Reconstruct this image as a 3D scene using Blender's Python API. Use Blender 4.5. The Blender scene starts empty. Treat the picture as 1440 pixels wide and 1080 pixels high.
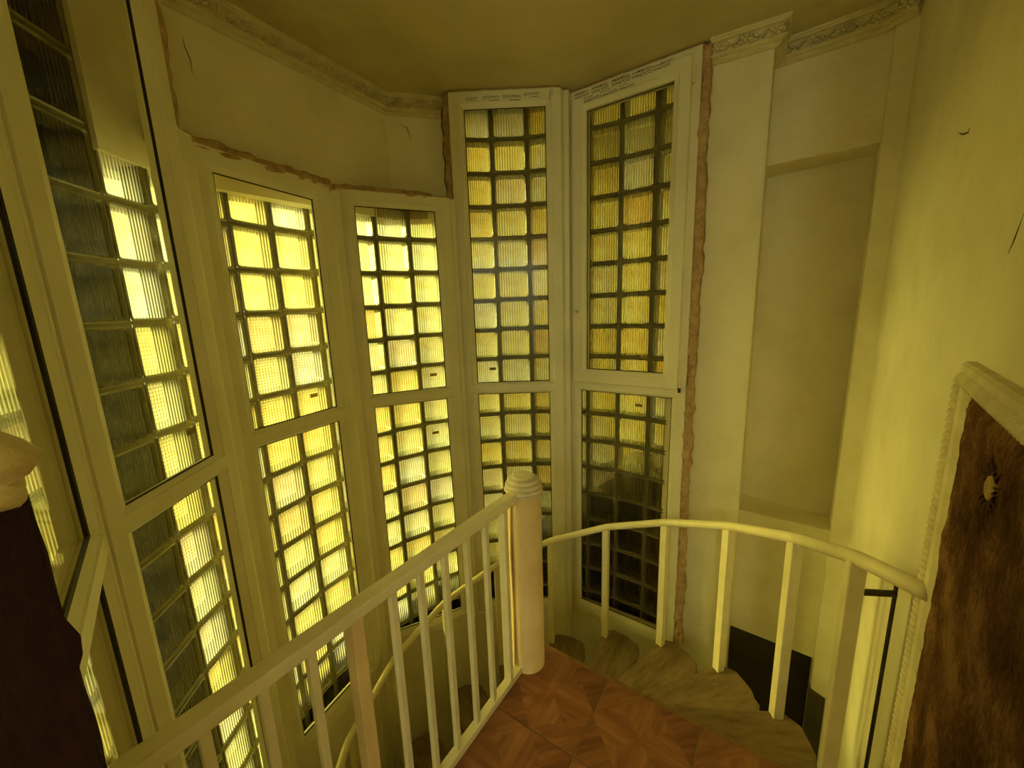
import bpy, bmesh, math, random
from mathutils import Vector, Matrix, noise
random.seed(7)
sc = bpy.context.scene
col = sc.collection
R = math.radians

# ------------------------------------------------------------------ camera
F, VX, VY, HCAM = 548.0, 100.0, 2900.0, 1.45
dn = Vector((VX, VY, F)).normalized()                 # world down seen by the lens (x right, y down, z forward)
fw = (Vector((0, 0, 1)) - dn * dn.z).normalized()
rt = dn.cross(fw)
if rt.x < 0: rt = -rt
Rm = Matrix((rt, fw, -dn))                            # world = Rm @ lens
cam_d = bpy.data.cameras.new('camera'); cam = bpy.data.objects.new('camera', cam_d); col.objects.link(cam)
cam_d.sensor_width = 36.0; cam_d.lens = 36.0 * F / 1440.0; cam_d.clip_start = 0.02
flip = Matrix(((1, 0, 0), (0, -1, 0), (0, 0, -1)))
cam.matrix_world = Matrix.Translation((0, 0, HCAM)) @ (Rm @ flip).to_4x4()
sc.camera = cam

# ------------------------------------------------------------------ sky, exposure
w = bpy.data.worlds.new('sky'); sc.world = w; w.use_nodes = True
nt = w.node_tree; nt.nodes.clear()
o_ = nt.nodes.new('ShaderNodeOutputWorld'); b_ = nt.nodes.new('ShaderNodeBackground')
tc = nt.nodes.new('ShaderNodeTexCoord'); sp = nt.nodes.new('ShaderNodeSeparateXYZ'); rp = nt.nodes.new('ShaderNodeValToRGB')
mp = nt.nodes.new('ShaderNodeMapRange'); mp.inputs['From Min'].default_value = -1; mp.inputs['From Max'].default_value = 1
nt.links.new(tc.outputs['Generated'], sp.inputs[0]); nt.links.new(sp.outputs['Z'], mp.inputs['Value'])
nt.links.new(mp.outputs[0], rp.inputs[0]); nt.links.new(rp.outputs[0], b_.inputs['Color']); nt.links.new(b_.outputs[0], o_.inputs[0])
rp.color_ramp.elements[0].position = 0.44; rp.color_ramp.elements[0].color = (0.30, 0.26, 0.10, 1)
rp.color_ramp.elements[1].position = 0.54; rp.color_ramp.elements[1].color = (1.0, 1.09, 0.74, 1)
b_.inputs['Strength'].default_value = 1.1
sun_d = bpy.data.lights.new('hazy_sun', 'SUN'); sun_d.energy = 16.0; sun_d.angle = R(38); sun_d.color = (1.0, 1.085, .78)
sun = bpy.data.objects.new('hazy_sun', sun_d); col.objects.link(sun)
sun.rotation_euler = Vector((1.0, -.27, -.27)).to_track_quat('-Z', 'Y').to_euler()
sc.view_settings.view_transform = 'Standard'; sc.view_settings.look = 'None'
sc.view_settings.exposure = 0.45; sc.view_settings.gamma = 1.0; sc.view_settings.use_curve_mapping = False
sc.cycles.use_denoising = True
sc.cycles.max_bounces = 12; sc.cycles.diffuse_bounces = 6; sc.cycles.transmission_bounces = 8
sc.cycles.transparent_max_bounces = 24
sc.cycles.sample_clamp_indirect = 6.0

# ------------------------------------------------------------------ materials
MATS = {}
def newmat(name):
    m = bpy.data.materials.new(name); m.use_nodes = True; MATS[name] = m
    return m, m.node_tree, m.node_tree.nodes, m.node_tree.links
def noise_node(n, l, scale, detail=4, rough=.55, vec=None):
    t = n.new('ShaderNodeTexNoise'); t.inputs['Scale'].default_value = scale
    t.inputs['Detail'].default_value = detail; t.inputs['Roughness'].default_value = rough
    if vec is not None: l.new(vec, t.inputs['Vector'])
    return t
def ramp(n, l, src, stops):
    r = n.new('ShaderNodeValToRGB'); e = r.color_ramp.elements
    e[0].position, e[0].color = stops[0][0], (*stops[0][1], 1)
    e[1].position, e[1].color = stops[-1][0], (*stops[-1][1], 1)
    for p, c in stops[1:-1]:
        x = e.new(p); x.color = (*c, 1)
    l.new(src, r.inputs[0]); return r
def surf(name, c1, c2, scale=6, rough=.6, bump=.2, bscale=60, spec=.3, bdist=.004, mid=None):
    """painted / plastered / moulded surface: two tones of the thing's own colour, fine relief"""
    m, t, n, l = newmat(name); p = n['Principled BSDF']
    g = n.new('ShaderNodeNewGeometry')
    nz = noise_node(n, l, scale, 6, .6, g.outputs['Position'])
    st = [(.3, c1), (.7, c2)] if mid is None else [(.28, c1), (.5, mid), (.72, c2)]
    r = ramp(n, l, nz.outputs['Fac'], st)
    l.new(r.outputs[0], p.inputs['Base Color'])
    p.inputs['Roughness'].default_value = rough; p.inputs['Specular IOR Level'].default_value = spec
    if bump:
        b = n.new('ShaderNodeBump'); b.inputs['Strength'].default_value = bump; b.inputs['Distance'].default_value = bdist
        nb = noise_node(n, l, bscale, 3, .6, g.outputs['Position'])
        l.new(nb.outputs['Fac'], b.inputs['Height']); l.new(b.outputs[0], p.inputs['Normal'])
    return m
surf('plaster', (.71, .65, .47), (.86, .81, .63), 3.0, .75, .5, 45, .2, .006, (.80, .75, .56))
surf('ceiling_paint', (.52, .45, .27), (.66, .59, .37), 2.5, .8, .25, 70, .1)
surf('pvc', (.70, .66, .48), (.80, .76, .58), 5, .38, .05, 30, .4)
surf('cream_metal', (.72, .65, .40), (.84, .77, .52), 14, .42, .25, 90, .45, .002)
surf('post_paint', (.66, .47, .22), (.80, .62, .32), 7, .45, .25, 70, .4, .002)
surf('mortar', (.15, .13, .07), (.22, .19, .10), 14, .85, .3, 60, .1)
surf('foam', (.46, .29, .15), (.74, .56, .34), 26, .9, 1.0, 120, .05, .014, (.62, .43, .24))
surf('gypsum', (.60, .53, .34), (.76, .69, .46), 18, .7, .3, 80, .2)
surf('gasket', (.012, .010, .008), (.02, .017, .012), 5, .5, 0)
surf('dark_metal', (.02, .016, .01), (.05, .04, .02), 20, .5, .1)
surf('plinth_void_dark', (.07, .058, .03), (.11, .09, .05), 6, .6, .2)  # plinth colour, also the shade colour of the lower recess
surf('print_ink', (.02, .018, .012), (.035, .03, .02), 30, .6, 0)
m, t, n, l = newmat('sticker'); n.remove(n['Principled BSDF'])
tl = n.new('ShaderNodeBsdfTranslucent'); tl.inputs[0].default_value = (.42, .33, .12, 1); df = n.new('ShaderNodeBsdfDiffuse'); df.inputs[0].default_value = (.45, .36, .15, 1)
mx = n.new('ShaderNodeMixShader'); mx.inputs[0].default_value = .4; l.new(tl.outputs[0], mx.inputs[1]); l.new(df.outputs[0], mx.inputs[2]); l.new(mx.outputs[0], n['Material Output'].inputs[0])
surf('nosing', (.20, .10, .035), (.30, .17, .06), 25, .5, .2)
surf('grout', (.30, .19, .09), (.42, .28, .14), 40, .8, .2)
surf('under_slab', (.14, .11, .05), (.2, .16, .08), 6, .9, .2)
surf('outer_wall', (.23, .19, .08), (.33, .28, .13), 2, .9, .2)
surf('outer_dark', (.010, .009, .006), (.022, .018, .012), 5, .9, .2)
surf('floor_low', (.07, .045, .025), (.12, .08, .04), 6, .5, .1)
surf('pleat_brown', (.05, .02, .009), (.11, .05, .02), 60, .9, .3)
surf('button_tan', (.36, .23, .09), (.48, .32, .14), 60, .6, .3)
surf('carved_cap', (.55, .42, .20), (.72, .58, .30), 20, .6, .5, 60, .3)

# wood of the treads
m, t, n, l = newmat('tread_wood'); p = n['Principled BSDF']
tcn = n.new('ShaderNodeTexCoord'); mpn = n.new('ShaderNodeMapping'); mpn.inputs['Scale'].default_value = (2.2, 9, 9)
l.new(tcn.outputs['Object'], mpn.inputs[0])
oi = n.new('ShaderNodeObjectInfo'); va = n.new('ShaderNodeVectorMath'); va.operation = 'ADD'
l.new(mpn.outputs[0], va.inputs[0]); l.new(oi.outputs['Random'], va.inputs[1])
nz = noise_node(n, l, 2.6, 7, .65, va.outputs[0])
r = ramp(n, l, nz.outputs['Fac'], [(.3, (.13, .085, .045)), (.5, (.24, .165, .088)), (.72, (.35, .255, .14))])
l.new(r.outputs[0], p.inputs['Base Color']); p.inputs['Roughness'].default_value = .55
b = n.new('ShaderNodeBump'); b.inputs['Strength'].default_value = .4; b.inputs['Distance'].default_value = .004
l.new(nz.outputs['Fac'], b.inputs['Height']); l.new(b.outputs[0], p.inputs['Normal'])

# floor tile: mitred wood-look quarters printed on the glaze
m, t, n, l = newmat('tile_glaze'); p = n['Principled BSDF']
tcn = n.new('ShaderNodeTexCoord'); sep = n.new('ShaderNodeSeparateXYZ'); l.new(tcn.outputs['Object'], sep.inputs[0])
def math_(op, a, b_=None, v=None):
    x = n.new('ShaderNodeMath'); x.operation = op
    for i, s in enumerate((a, b_)):
        if s is None: continue
        if isinstance(s, (int, float)): x.inputs[i].default_value = s
        else: l.new(s, x.inputs[i])
    return x.outputs[0]
ax = math_('ABSOLUTE', sep.outputs[0]); ay = math_('ABSOLUTE', sep.outputs[1])
quad = math_('GREATER_THAN', ax, ay)                                       # which mitred quarter
dia = math_('GREATER_THAN', math_('ADD', ax, ay), .17)                     # inner diamond / outer corners
sgn = math_('GREATER_THAN', math_('MULTIPLY', sep.outputs[0], sep.outputs[1]), 0)
def grain(deg):
    a = n.new('ShaderNodeMapping'); a.inputs['Rotation'].default_value = (0, 0, R(deg)); l.new(tcn.outputs['Object'], a.inputs[0])
    b = n.new('ShaderNodeMapping'); b.inputs['Scale'].default_value = (46, 6, 1); l.new(a.outputs[0], b.inputs[0]); return b
mpa, mpb, mpc = grain(0), grain(90), grain(45)
mx1 = n.new('ShaderNodeMix'); mx1.data_type = 'VECTOR'; l.new(quad, mx1.inputs[0]); l.new(mpa.outputs[0], mx1.inputs[4]); l.new(mpb.outputs[0], mx1.inputs[5])
mx2 = n.new('ShaderNodeMix'); mx2.data_type = 'VECTOR'; l.new(dia, mx2.inputs[0]); l.new(mx1.outputs[1], mx2.inputs[4]); l.new(mpc.outputs[0], mx2.inputs[5])
oi = n.new('ShaderNodeObjectInfo'); va = n.new('ShaderNodeVectorMath'); va.operation = 'ADD'
l.new(mx2.outputs[1], va.inputs[0]); l.new(oi.outputs['Random'], va.inputs[1])
nz = noise_node(n, l, 1.0, 5, .6, va.outputs[0])
tone = math_('ADD', math_('ADD', nz.outputs['Fac'], math_('MULTIPLY', quad, -.06)), math_('MULTIPLY', math_('MULTIPLY', dia, sgn), -.13))
r = ramp(n, l, tone, [(.22, (.17, .062, .024)), (.5, (.30, .118, .046)), (.78, (.42, .19, .078))])
l.new(r.outputs[0], p.inputs['Base Color']); p.inputs['Roughness'].default_value = .42

# brown pile cloth of the wall panel, dark cloth of the pillar
def cloth(name, stops, sc1, stretch, rough=.95, bump=1.0):
    m, t, n, l = newmat(name); p = n['Principled BSDF']
    g = n.new('ShaderNodeNewGeometry'); mp_ = n.new('ShaderNodeMapping'); mp_.inputs['Scale'].default_value = stretch
    l.new(g.outputs['Position'], mp_.inputs[0])
    n1 = noise_node(n, l, sc1, 8, .75, mp_.outputs[0]); n2 = noise_node(n, l, 9, 3, .5, g.outputs['Position'])
    a = n.new('ShaderNodeMath'); a.operation = 'ADD'; l.new(n1.outputs['Fac'], a.inputs[0]); l.new(n2.outputs['Fac'], a.inputs[1])
    h = n.new('ShaderNodeMath'); h.operation = 'MULTIPLY'; h.inputs[1].default_value = .5; l.new(a.outputs[0], h.inputs[0])
    r = ramp(n, l, h.outputs[0], stops)
    l.new(r.outputs[0], p.inputs['Base Color']); p.inputs['Roughness'].default_value = rough
    p.inputs['Specular IOR Level'].default_value = .1; p.inputs['Sheen Weight'].default_value = 0
    b = n.new('ShaderNodeBump'); b.inputs['Strength'].default_value = bump; b.inputs['Distance'].default_value = .008
    l.new(n1.outputs['Fac'], b.inputs['Height']); l.new(b.outputs[0], p.inputs['Normal'])
cloth('brown_pile', [(.38, (.065, .027, .013)), (.5, (.19, .085, .036)), (.62, (.42, .23, .105))], 150, (1.0, 1.0, .45))
cloth('dark_pile', [(.3, (.012, .005, .005)), (.7, (.045, .018, .016))], 70, (1, 1, .3))

# window pane: thin clear glass
m, t, n, l = newmat('pane_glass'); n.remove(n['Principled BSDF'])
tr = n.new('ShaderNodeBsdfTransparent'); tr.inputs[0].default_value = (.97, .96, .91, 1)
gl = n.new('ShaderNodeBsdfGlossy'); gl.inputs['Roughness'].default_value = .02
fr = n.new('ShaderNodeLayerWeight'); fr.inputs[0].default_value = .5
pw = n.new('ShaderNodeMath'); pw.operation = 'POWER'; pw.inputs[1].default_value = 4.5; l.new(fr.outputs['Facing'], pw.inputs[0])
sc_ = n.new('ShaderNodeMath'); sc_.operation = 'MULTIPLY_ADD'; sc_.inputs[1].default_value = .35; sc_.inputs[2].default_value = .025; l.new(pw.outputs[0], sc_.inputs[0])
mx = n.new('ShaderNodeMixShader'); l.new(sc_.outputs[0], mx.inputs[0]); l.new(tr.outputs[0], mx.inputs[1]); l.new(gl.outputs[0], mx.inputs[2])
l.new(mx.outputs[0], n['Material Output'].inputs[0])

# glass block faces: ribbed inner face, cross-ribbed outer face, dull glass sides
def ribbed(name, axis, count, base_frost, rib_frost, tint_stops, clear, frost=1.0):
    m, t, n, l = newmat(name); n.remove(n['Principled BSDF'])
    tcn = n.new('ShaderNodeTexCoord'); sep = n.new('ShaderNodeSeparateXYZ'); l.new(tcn.outputs['Object'], sep.inputs[0])
    def mt(op, a, b2):
        x = n.new('ShaderNodeMath'); x.operation = op
        if isinstance(a, (int, float)): x.inputs[0].default_value = a
        else: l.new(a, x.inputs[0])
        if isinstance(b2, (int, float)): x.inputs[1].default_value = b2
        else: l.new(b2, x.inputs[1])
        return x.outputs[0]
    s = mt('SINE', mt('MULTIPLY', sep.outputs[axis], 2 * math.pi * count), 0)
    rib = mt('POWER', mt('MULTIPLY', mt('ADD', s, 1.0), .5), 1.6)
    fac = mt('ADD', mt('MULTIPLY', rib, rib_frost), base_frost)
    oi = n.new('ShaderNodeObjectInfo')
    tint = ramp(n, l, oi.outputs['Random'], tint_stops)
    stain = noise_node(n, l, 2.2, 4, .6, tcn.outputs['Object'])
    tn = n.new('ShaderNodeMix'); tn.data_type = 'RGBA'; tn.blend_type = 'MULTIPLY'; tn.inputs[0].default_value = .55
    sr = ramp(n, l, stain.outputs['Fac'], [(.3, (.80, .62, .35)), (.62, (1, 1, 1))])
    l.new(tint.outputs[0], tn.inputs[6]); l.new(sr.outputs[0], tn.inputs[7])
    tl = n.new('ShaderNodeBsdfTranslucent')
    fm_ = n.new('ShaderNodeMix'); fm_.data_type = 'RGBA'; fm_.blend_type = 'MULTIPLY'; fm_.inputs[0].default_value = 1
    l.new(tn.outputs[2], fm_.inputs[6]); fm_.inputs[7].default_value = (frost, frost, frost, 1); l.new(fm_.outputs[2], tl.inputs[0])
    tr = n.new('ShaderNodeBsdfTransparent')
    cm = n.new('ShaderNodeMix'); cm.data_type = 'RGBA'; cm.blend_type = 'MULTIPLY'; cm.inputs[0].default_value = 1
    l.new(tn.outputs[2], cm.inputs[6]); cm.inputs[7].default_value = (clear, clear, clear, 1); l.new(cm.outputs[2], tr.inputs[0])
    mx = n.new('ShaderNodeMixShader'); l.new(fac, mx.inputs[0]); l.new(tr.outputs[0], mx.inputs[1]); l.new(tl.outputs[0], mx.inputs[2])
    gl = n.new('ShaderNodeBsdfGlossy'); gl.inputs['Roughness'].default_value = .25
    m2 = n.new('ShaderNodeMixShader'); m2.inputs[0].default_value = .05
    l.new(mx.outputs[0], m2.inputs[1]); l.new(gl.outputs[0], m2.inputs[2]); l.new(m2.outputs[0], n['Material Output'].inputs[0])
white3 = [(.0, (.95, .92, .74)), (1.0, (.90, .86, .64))]
ribbed('block_face', 0, 13, .02, .85, white3, .97, .5)
ribbed('block_back', 2, 13, .04, .20, [(.0, (.97, .80, .20)), (.35, (.96, .88, .30)), (.7, (.97, .93, .44)), (.86, (.95, .95, .66)), (1.0, (.92, .70, .20))], .95)
m = surf('block_side', (.13, .12, .05), (.21, .19, .08), 20, .18, .1, 40, .6)

# ------------------------------------------------------------------ building helpers
WM = {}                                                     # world matrices while building
def mat4(loc=(0, 0, 0), rz=0.0): return Matrix.Translation(loc) @ Matrix.Rotation(rz, 4, 'Z')
def link(o, parent=None, mw=None):
    mw = mw if mw is not None else Matrix.Identity(4)
    col.objects.link(o); WM[o.name] = mw
    if parent is not None:
        o.parent = parent; o.matrix_basis = WM[parent.name].inverted() @ mw
    else: o.matrix_basis = mw
    return o
def tag(o, label=None, cat=None, group=None, kind=None):
    for k, v in (('label', label), ('category', cat), ('group', group), ('kind', kind)):
        if v: o[k] = v
    return o
def empty(name, loc=(0, 0, 0), rz=0.0, parent=None):
    o = bpy.data.objects.new(name, None); o.empty_display_size = .1
    return link(o, parent, mat4(loc, rz))
def setmat(me, mats):
    for m in (mats if isinstance(mats, (list, tuple)) else [mats]): me.materials.append(MATS[m])
def mesh(name, verts, faces, mats, smooth=False, fm=None):
    me = bpy.data.meshes.new(name); me.from_pydata([tuple(v) for v in verts], [], faces); me.update()
    bm = bmesh.new(); bm.from_mesh(me)
    if fm is None: bmesh.ops.recalc_face_normals(bm, faces=bm.faces)
    bm.to_mesh(me); bm.free()
    setmat(me, mats)
    if fm: 
        for p_, i in zip(me.polygons, fm): p_.material_index = i
    if smooth:
        for p_ in me.polygons: p_.use_smooth = True
    return me
def ob(name, me, parent=None, mw=None): return link(bpy.data.objects.new(name, me), parent, mw)
def world_ob(name, verts, faces, mats, parent=None, smooth=False, bevel=0):
    """verts in world space; origin put at the base centre of the piece"""
    vs = [Vector(v) for v in verts]
    c = Vector((sum(v.x for v in vs) / len(vs), sum(v.y for v in vs) / len(vs), min(v.z for v in vs)))
    me = mesh(name, [v - c for v in vs], faces, mats, smooth)
    if bevel: bevel_mesh(me, bevel)
    return ob(name, me, parent, mat4(c))
def bevel_mesh(me, wdt, seg=2):
    bm = bmesh.new(); bm.from_mesh(me)
    bmesh.ops.remove_doubles(bm, verts=bm.verts, dist=1e-5)
    es = [e for e in bm.edges if len(e.link_faces) == 2 and e.calc_face_angle(0) > .5]
    bmesh.ops.bevel(bm, geom=es, offset=wdt, segments=seg, affect='EDGES', profile=.6, clamp_overlap=True)
    bm.to_mesh(me); bm.free()
def box(x0, x1, y0, y1, z0, z1):
    v = [(x, y, z) for z in (z0, z1) for y in (y0, y1) for x in (x0, x1)]
    f = [(0, 2, 3, 1), (4, 5, 7, 6), (0, 1, 5, 4), (2, 6, 7, 3), (0, 4, 6, 2), (1, 3, 7, 5)]
    return v, f
def boxme(name, dims, mats, bevel=0):
    v, f = box(*dims); me = mesh(name, v, f, mats)
    if bevel: bevel_mesh(me, bevel)
    return me
def prism(poly, z0, z1):
    k = len(poly)
    v = [(x, y, z0) for x, y in poly] + [(x, y, z1) for x, y in poly]
    f = [tuple(range(k))[::-1], tuple(range(k, 2 * k))] + [(i, (i + 1) % k, k + (i + 1) % k, k + i) for i in range(k)]
    return v, f
def offset_line(pts, d):
    """polyline pushed sideways (to the right of travel) by d with mitred corners"""
    out = []
    for i, p_ in enumerate(pts):
        p_ = Vector(p_)
        a = (p_ - Vector(pts[i - 1])).normalized() if i > 0 else None
        b2 = (Vector(pts[i + 1]) - p_).normalized() if i < len(pts) - 1 else None
        a = a or b2; b2 = b2 or a
        na, nb = Vector((a.y, -a.x)), Vector((b2.y, -b2.x))
        mm = (na + nb); mm = mm / max(mm.dot(na), .35)
        out.append(p_ + mm * d)
    return out
def wall_mesh(pts, thick, z0, z1):
    """solid wall standing on a polyline; thick > 0 builds to the right of travel. z0/z1 numbers or lists"""
    q = offset_line(pts, thick); k = len(pts)
    Z0 = z0 if isinstance(z0, list) else [z0] * k; Z1 = z1 if isinstance(z1, list) else [z1] * k
    v = []
    for i in range(k):
        v += [(pts[i][0], pts[i][1], Z0[i]), (pts[i][0], pts[i][1], Z1[i]), (q[i].x, q[i].y, Z0[i]), (q[i].x, q[i].y, Z1[i])]
    f = [(0, 1, 3, 2), (4 * k - 4, 4 * k - 2, 4 * k - 1, 4 * k - 3)]
    for i in range(k - 1):
        a, c = 4 * i, 4 * i + 4
        f += [(a, c, c + 1, a + 1), (a + 2, a + 3, c + 3, c + 2), (a + 1, c + 1, c + 3, a + 3), (a, a + 2, c + 2, c)]
    return v, f
def wall(name, pts, thick, z0, z1, mats, parent=None, **kw):
    v, f = wall_mesh(pts, thick, z0, z1)
    return world_ob(name, v, f, mats, parent, **kw)
def tube(pts, r, seg=12, cap=True):
    pts = [Vector(p_) for p_ in pts]; v, f = [], []
    up = Vector((0, 0, 1))
    for i, p_ in enumerate(pts):
        a = pts[max(i - 1, 0)]; b2 = pts[min(i + 1, len(pts) - 1)]
        t_ = (b2 - a).normalized(); s = t_.cross(up)
        if s.length < 1e-3: s = Vector((1, 0, 0))
        s.normalize(); u = s.cross(t_)
        rr = r[i] if isinstance(r, (list, tuple)) else r
        v += [p_ + (s * math.cos(2 * math.pi * j / seg) + u * math.sin(2 * math.pi * j / seg)) * rr for j in range(seg)]
    for i in range(len(pts) - 1):
        for j in range(seg):
            f.append((i * seg + j, i * seg + (j + 1) % seg, (i + 1) * seg + (j + 1) % seg, (i + 1) * seg + j))
    if cap: f += [tuple(range(seg))[::-1], tuple(range((len(pts) - 1) * seg, len(pts) * seg))]
    return v, f
def lathe(prof, seg=32):
    v, f = [], []; k = len(prof)
    for j in range(seg):
        a = 2 * math.pi * j / seg
        v += [(r_ * math.cos(a), r_ * math.sin(a), z) for r_, z in prof]
    for j in range(seg):
        j2 = (j + 1) % seg
        f += [(j * k + i, j2 * k + i, j2 * k + i + 1, j * k + i + 1) for i in range(k - 1)]
    f += [tuple(j * k for j in range(seg))[::-1], tuple(j * k + k - 1 for j in range(seg))]
    return v, f
def ellipsoid(c, rx, ry, rz, M=None, nu=8, nv=5):
    v, f = [], []
    for i in range(nv + 1):
        th = math.pi * i / nv
        for j in range(nu):
            ph = 2 * math.pi * j / nu
            q = Vector((rx * math.sin(th) * math.cos(ph), ry * math.sin(th) * math.sin(ph), rz * math.cos(th)))
            if M is not None: q = M @ q
            v.append(Vector(c) + q)
    for i in range(nv):
        for j in range(nu):
            f.append((i * nu + j, (i + 1) * nu + j, (i + 1) * nu + (j + 1) % nu, i * nu + (j + 1) % nu))
    return v, f
def lathe_sharp(prof, seg=40):
    v, f = [], []
    for (r0, z0), (r1, z1) in zip(prof, prof[1:]):
        k = len(v)
        for j in range(seg):
            a = 2 * math.pi * j / seg; v += [(r0 * math.cos(a), r0 * math.sin(a), z0), (r1 * math.cos(a), r1 * math.sin(a), z1)]
        f += [(k + 2 * j, k + 2 * ((j + 1) % seg), k + 2 * ((j + 1) % seg) + 1, k + 2 * j + 1) for j in range(seg)]
    return v, f
class Acc:
    def __init__(s): s.v, s.f = [], []
    def add(s, vf):
        k = len(s.v); s.v += [Vector(x) for x in vf[0]]; s.f += [tuple(i + k for i in q) for q in vf[1]]; return s
def lumpy_strip(p0, p1, side, depth, wid, dep, seed=0, step=.018):
    """irregular bead of foam from p0 to p1; side/depth are unit directions of its width and its thickness"""
    p0, p1, side, depth = Vector(p0), Vector(p1), Vector(side), Vector(depth)
    nseg = max(4, int((p1 - p0).length / step)); v, f = [], []; prof = [(-.5, 0), (-.5, .55), (-.25, .95), (.1, 1.0), (.38, .7), (.5, 0)]
    for i in range(nseg + 1):
        c = p0.lerp(p1, i / nseg)
        for j, (a, b2) in enumerate(prof):
            nn = noise.noise(Vector((i * .33 + seed * 9.1, j * .8, seed)))
            n2 = noise.noise(Vector((i * .09 + seed * 3.7, j * .3, seed + 5)))
            v.append(c + side * (a * wid * (1 + .5 * n2 + .4 * nn)) + depth * (b2 * dep * (1 + .8 * nn)))
    k = len(prof)
    for i in range(nseg):
        f += [(i * k + j, i * k + j + 1, (i + 1) * k + j + 1, (i + 1) * k + j) for j in range(k - 1)]
        f.append((i * k + k - 1, i * k, (i + 1) * k, (i + 1) * k + k - 1))
    f += [tuple(range(k)), tuple(range(nseg * k, nseg * k + k))[::-1]]
    return v, f

CX, CY = .03, 1.40                                           # centre of the stairwell
ZC = 2.70
def pol(r, a, z=None):
    x, y = CX + r * math.cos(R(a)), CY + r * math.sin(R(a))
    return (x, y) if z is None else (x, y, z)

# ------------------------------------------------------------------ glass block walls
ANG = [41.5, 50.3, 59.2, 68, 76.5, 85, 94.8, 103, 111, 119.2, 128.2, 136.5, 144.7, 153.2, 162, 169.2, 176, 183.3, 191.5, 199.5, 207.5]
RB = 1.30
def dz(a):
    ks = [(41, 0), (85, .004), (124, -.022), (157, -.046), (180, -.072), (216, -.09)]
    for (a0, d0), (a1, d1) in zip(ks, ks[1:]):
        if a <= a1: return d0 + (d1 - d0) * (a - a0) / (a1 - a0)
    return ks[-1][1]
ROWS = [2.708 - .1975 * k for k in range(21)]
def rr(hw, hh, rad, k=3):
    out = []
    for cx_, cz_, a0 in ((hw - rad, hh - rad, 0), (-hw + rad, hh - rad, 90), (-hw + rad, -hh + rad, 180), (hw - rad, -hh + rad, 270)):
        for i in range(k):
            a = R(a0 + 90 * i / (k - 1)); out.append((cx_ + rad * math.cos(a), cz_ + rad * math.sin(a)))
    return out
# unit-width block: x -.5...5, y 0 (room side) .. .08 (outside), z -.5...5 scaled by instance
def block_mesh():
    loops = [(rr(.497, .497, .03), .0), (rr(.47, .47, .06), -.004), (rr(.445, .445, .07), .004), (rr(.425, .425, .08), .070)]
    v, f, fm = [], [], []
    for lp, y in loops: v += [(x, y, z) for x, z in lp]
    k = 12
    for i in range(3):
        for j in range(k):
            f.append((i * k + j, i * k + (j + 1) % k, (i + 1) * k + (j + 1) % k, (i + 1) * k + j)); fm.append(2)
    f.append(tuple(2 * k + j for j in range(k))); fm.append(0)
    f.append(tuple(3 * k + j for j in range(k))); fm.append(1)
    me = mesh('glass_block', v, f, ['block_face', 'block_back', 'block_side'], fm=fm)
    return me
BLK = block_mesh()
wall_b = empty('wall_back', pol(RB, 76, -1.0)); tag(wall_b, 'glass block wall behind the two tall windows, dark towards the bottom', 'wall', kind='structure')
wall_l = empty('wall_left', pol(RB, 150, -1.0)); tag(wall_l, 'bright yellow glass block wall behind the four left windows', 'wall', kind='structure')
mort = {wall_b.name: Acc(), wall_l.name: Acc()}
for i in range(len(ANG) - 1):
    a0, a1 = ANG[i], ANG[i + 1]; am = (a0 + a1) / 2
    par = wall_b if am < 107 else wall_l
    tall = am < 107 or am > 183.3
    q0, q1 = Vector(pol(RB, a0)), Vector(pol(RB, a1))
    wd = (q1 - q0).length; md = (q0 + q1) / 2; rz = R(am - 90)
    rows = [(ROWS[k], ROWS[k + 1]) for k in range(20) if tall or ROWS[k] < 2.13]
    for zt_, zb_ in rows:
        zt_ += dz(am); zb_ += dz(am)
        if zt_ > ZC: zt_ = ZC
        mw = mat4((md.x, md.y, (zt_ + zb_) / 2), rz) @ Matrix.Diagonal((wd - .010, 1, zt_ - zb_ - .010, 1))
        ob('glass_block', BLK, par, mw)
    # mortar: upright joint at a0, bed joints across the column
    A = mort[par.name]
    top = ROWS[0] if tall else rows[0][0] + dz(am)
    M = mat4((q0.x, q0.y, 0), R(a0 - 90))
    v, f = box(-.0075, .0075, .003, .078, ROWS[20] + dz(a0), min(top, ZC)); A.add(([M @ Vector(x) for x in v], f))
    M = mat4((md.x, md.y, 0), rz)
    for z in [r_[0] for r_ in rows] + [rows[-1][1]]:
        z += dz(am)
        v, f = box(-wd / 2, wd / 2, .003, .077, z - .0065, z + .0065); A.add(([M @ Vector(x) for x in v], f))
for par in (wall_b, wall_l):
    A = mort[par.name]; o = world_ob('mortar_joints', A.v, A.f, 'mortar', par); o['kind'] = 'stuff'

# ------------------------------------------------------------------ plastered walls
# wall over the two lower windows, flat and slightly proud
wl = wall('wall_upper_left', [(-1.42, 1.385), (-1.225, 1.70), (-.69, 2.545), (-.29, 2.64)], -.16, [1.985, 1.985, 2.02, 2.04], ZC, 'plaster')
tag(wl, 'cream plaster wall over the two lower windows, under the carved cornice', 'wall', kind='structure')
wf = wall('wall_far_left', [pol(1.285, a) for a in (183.2, 179, 175, 172, 169.4)], -.14, 1.985, ZC, 'plaster')
tag(wf, 'rounded plaster wall above the glass blocks seen through the tall left window', 'wall', kind='structure')
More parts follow.
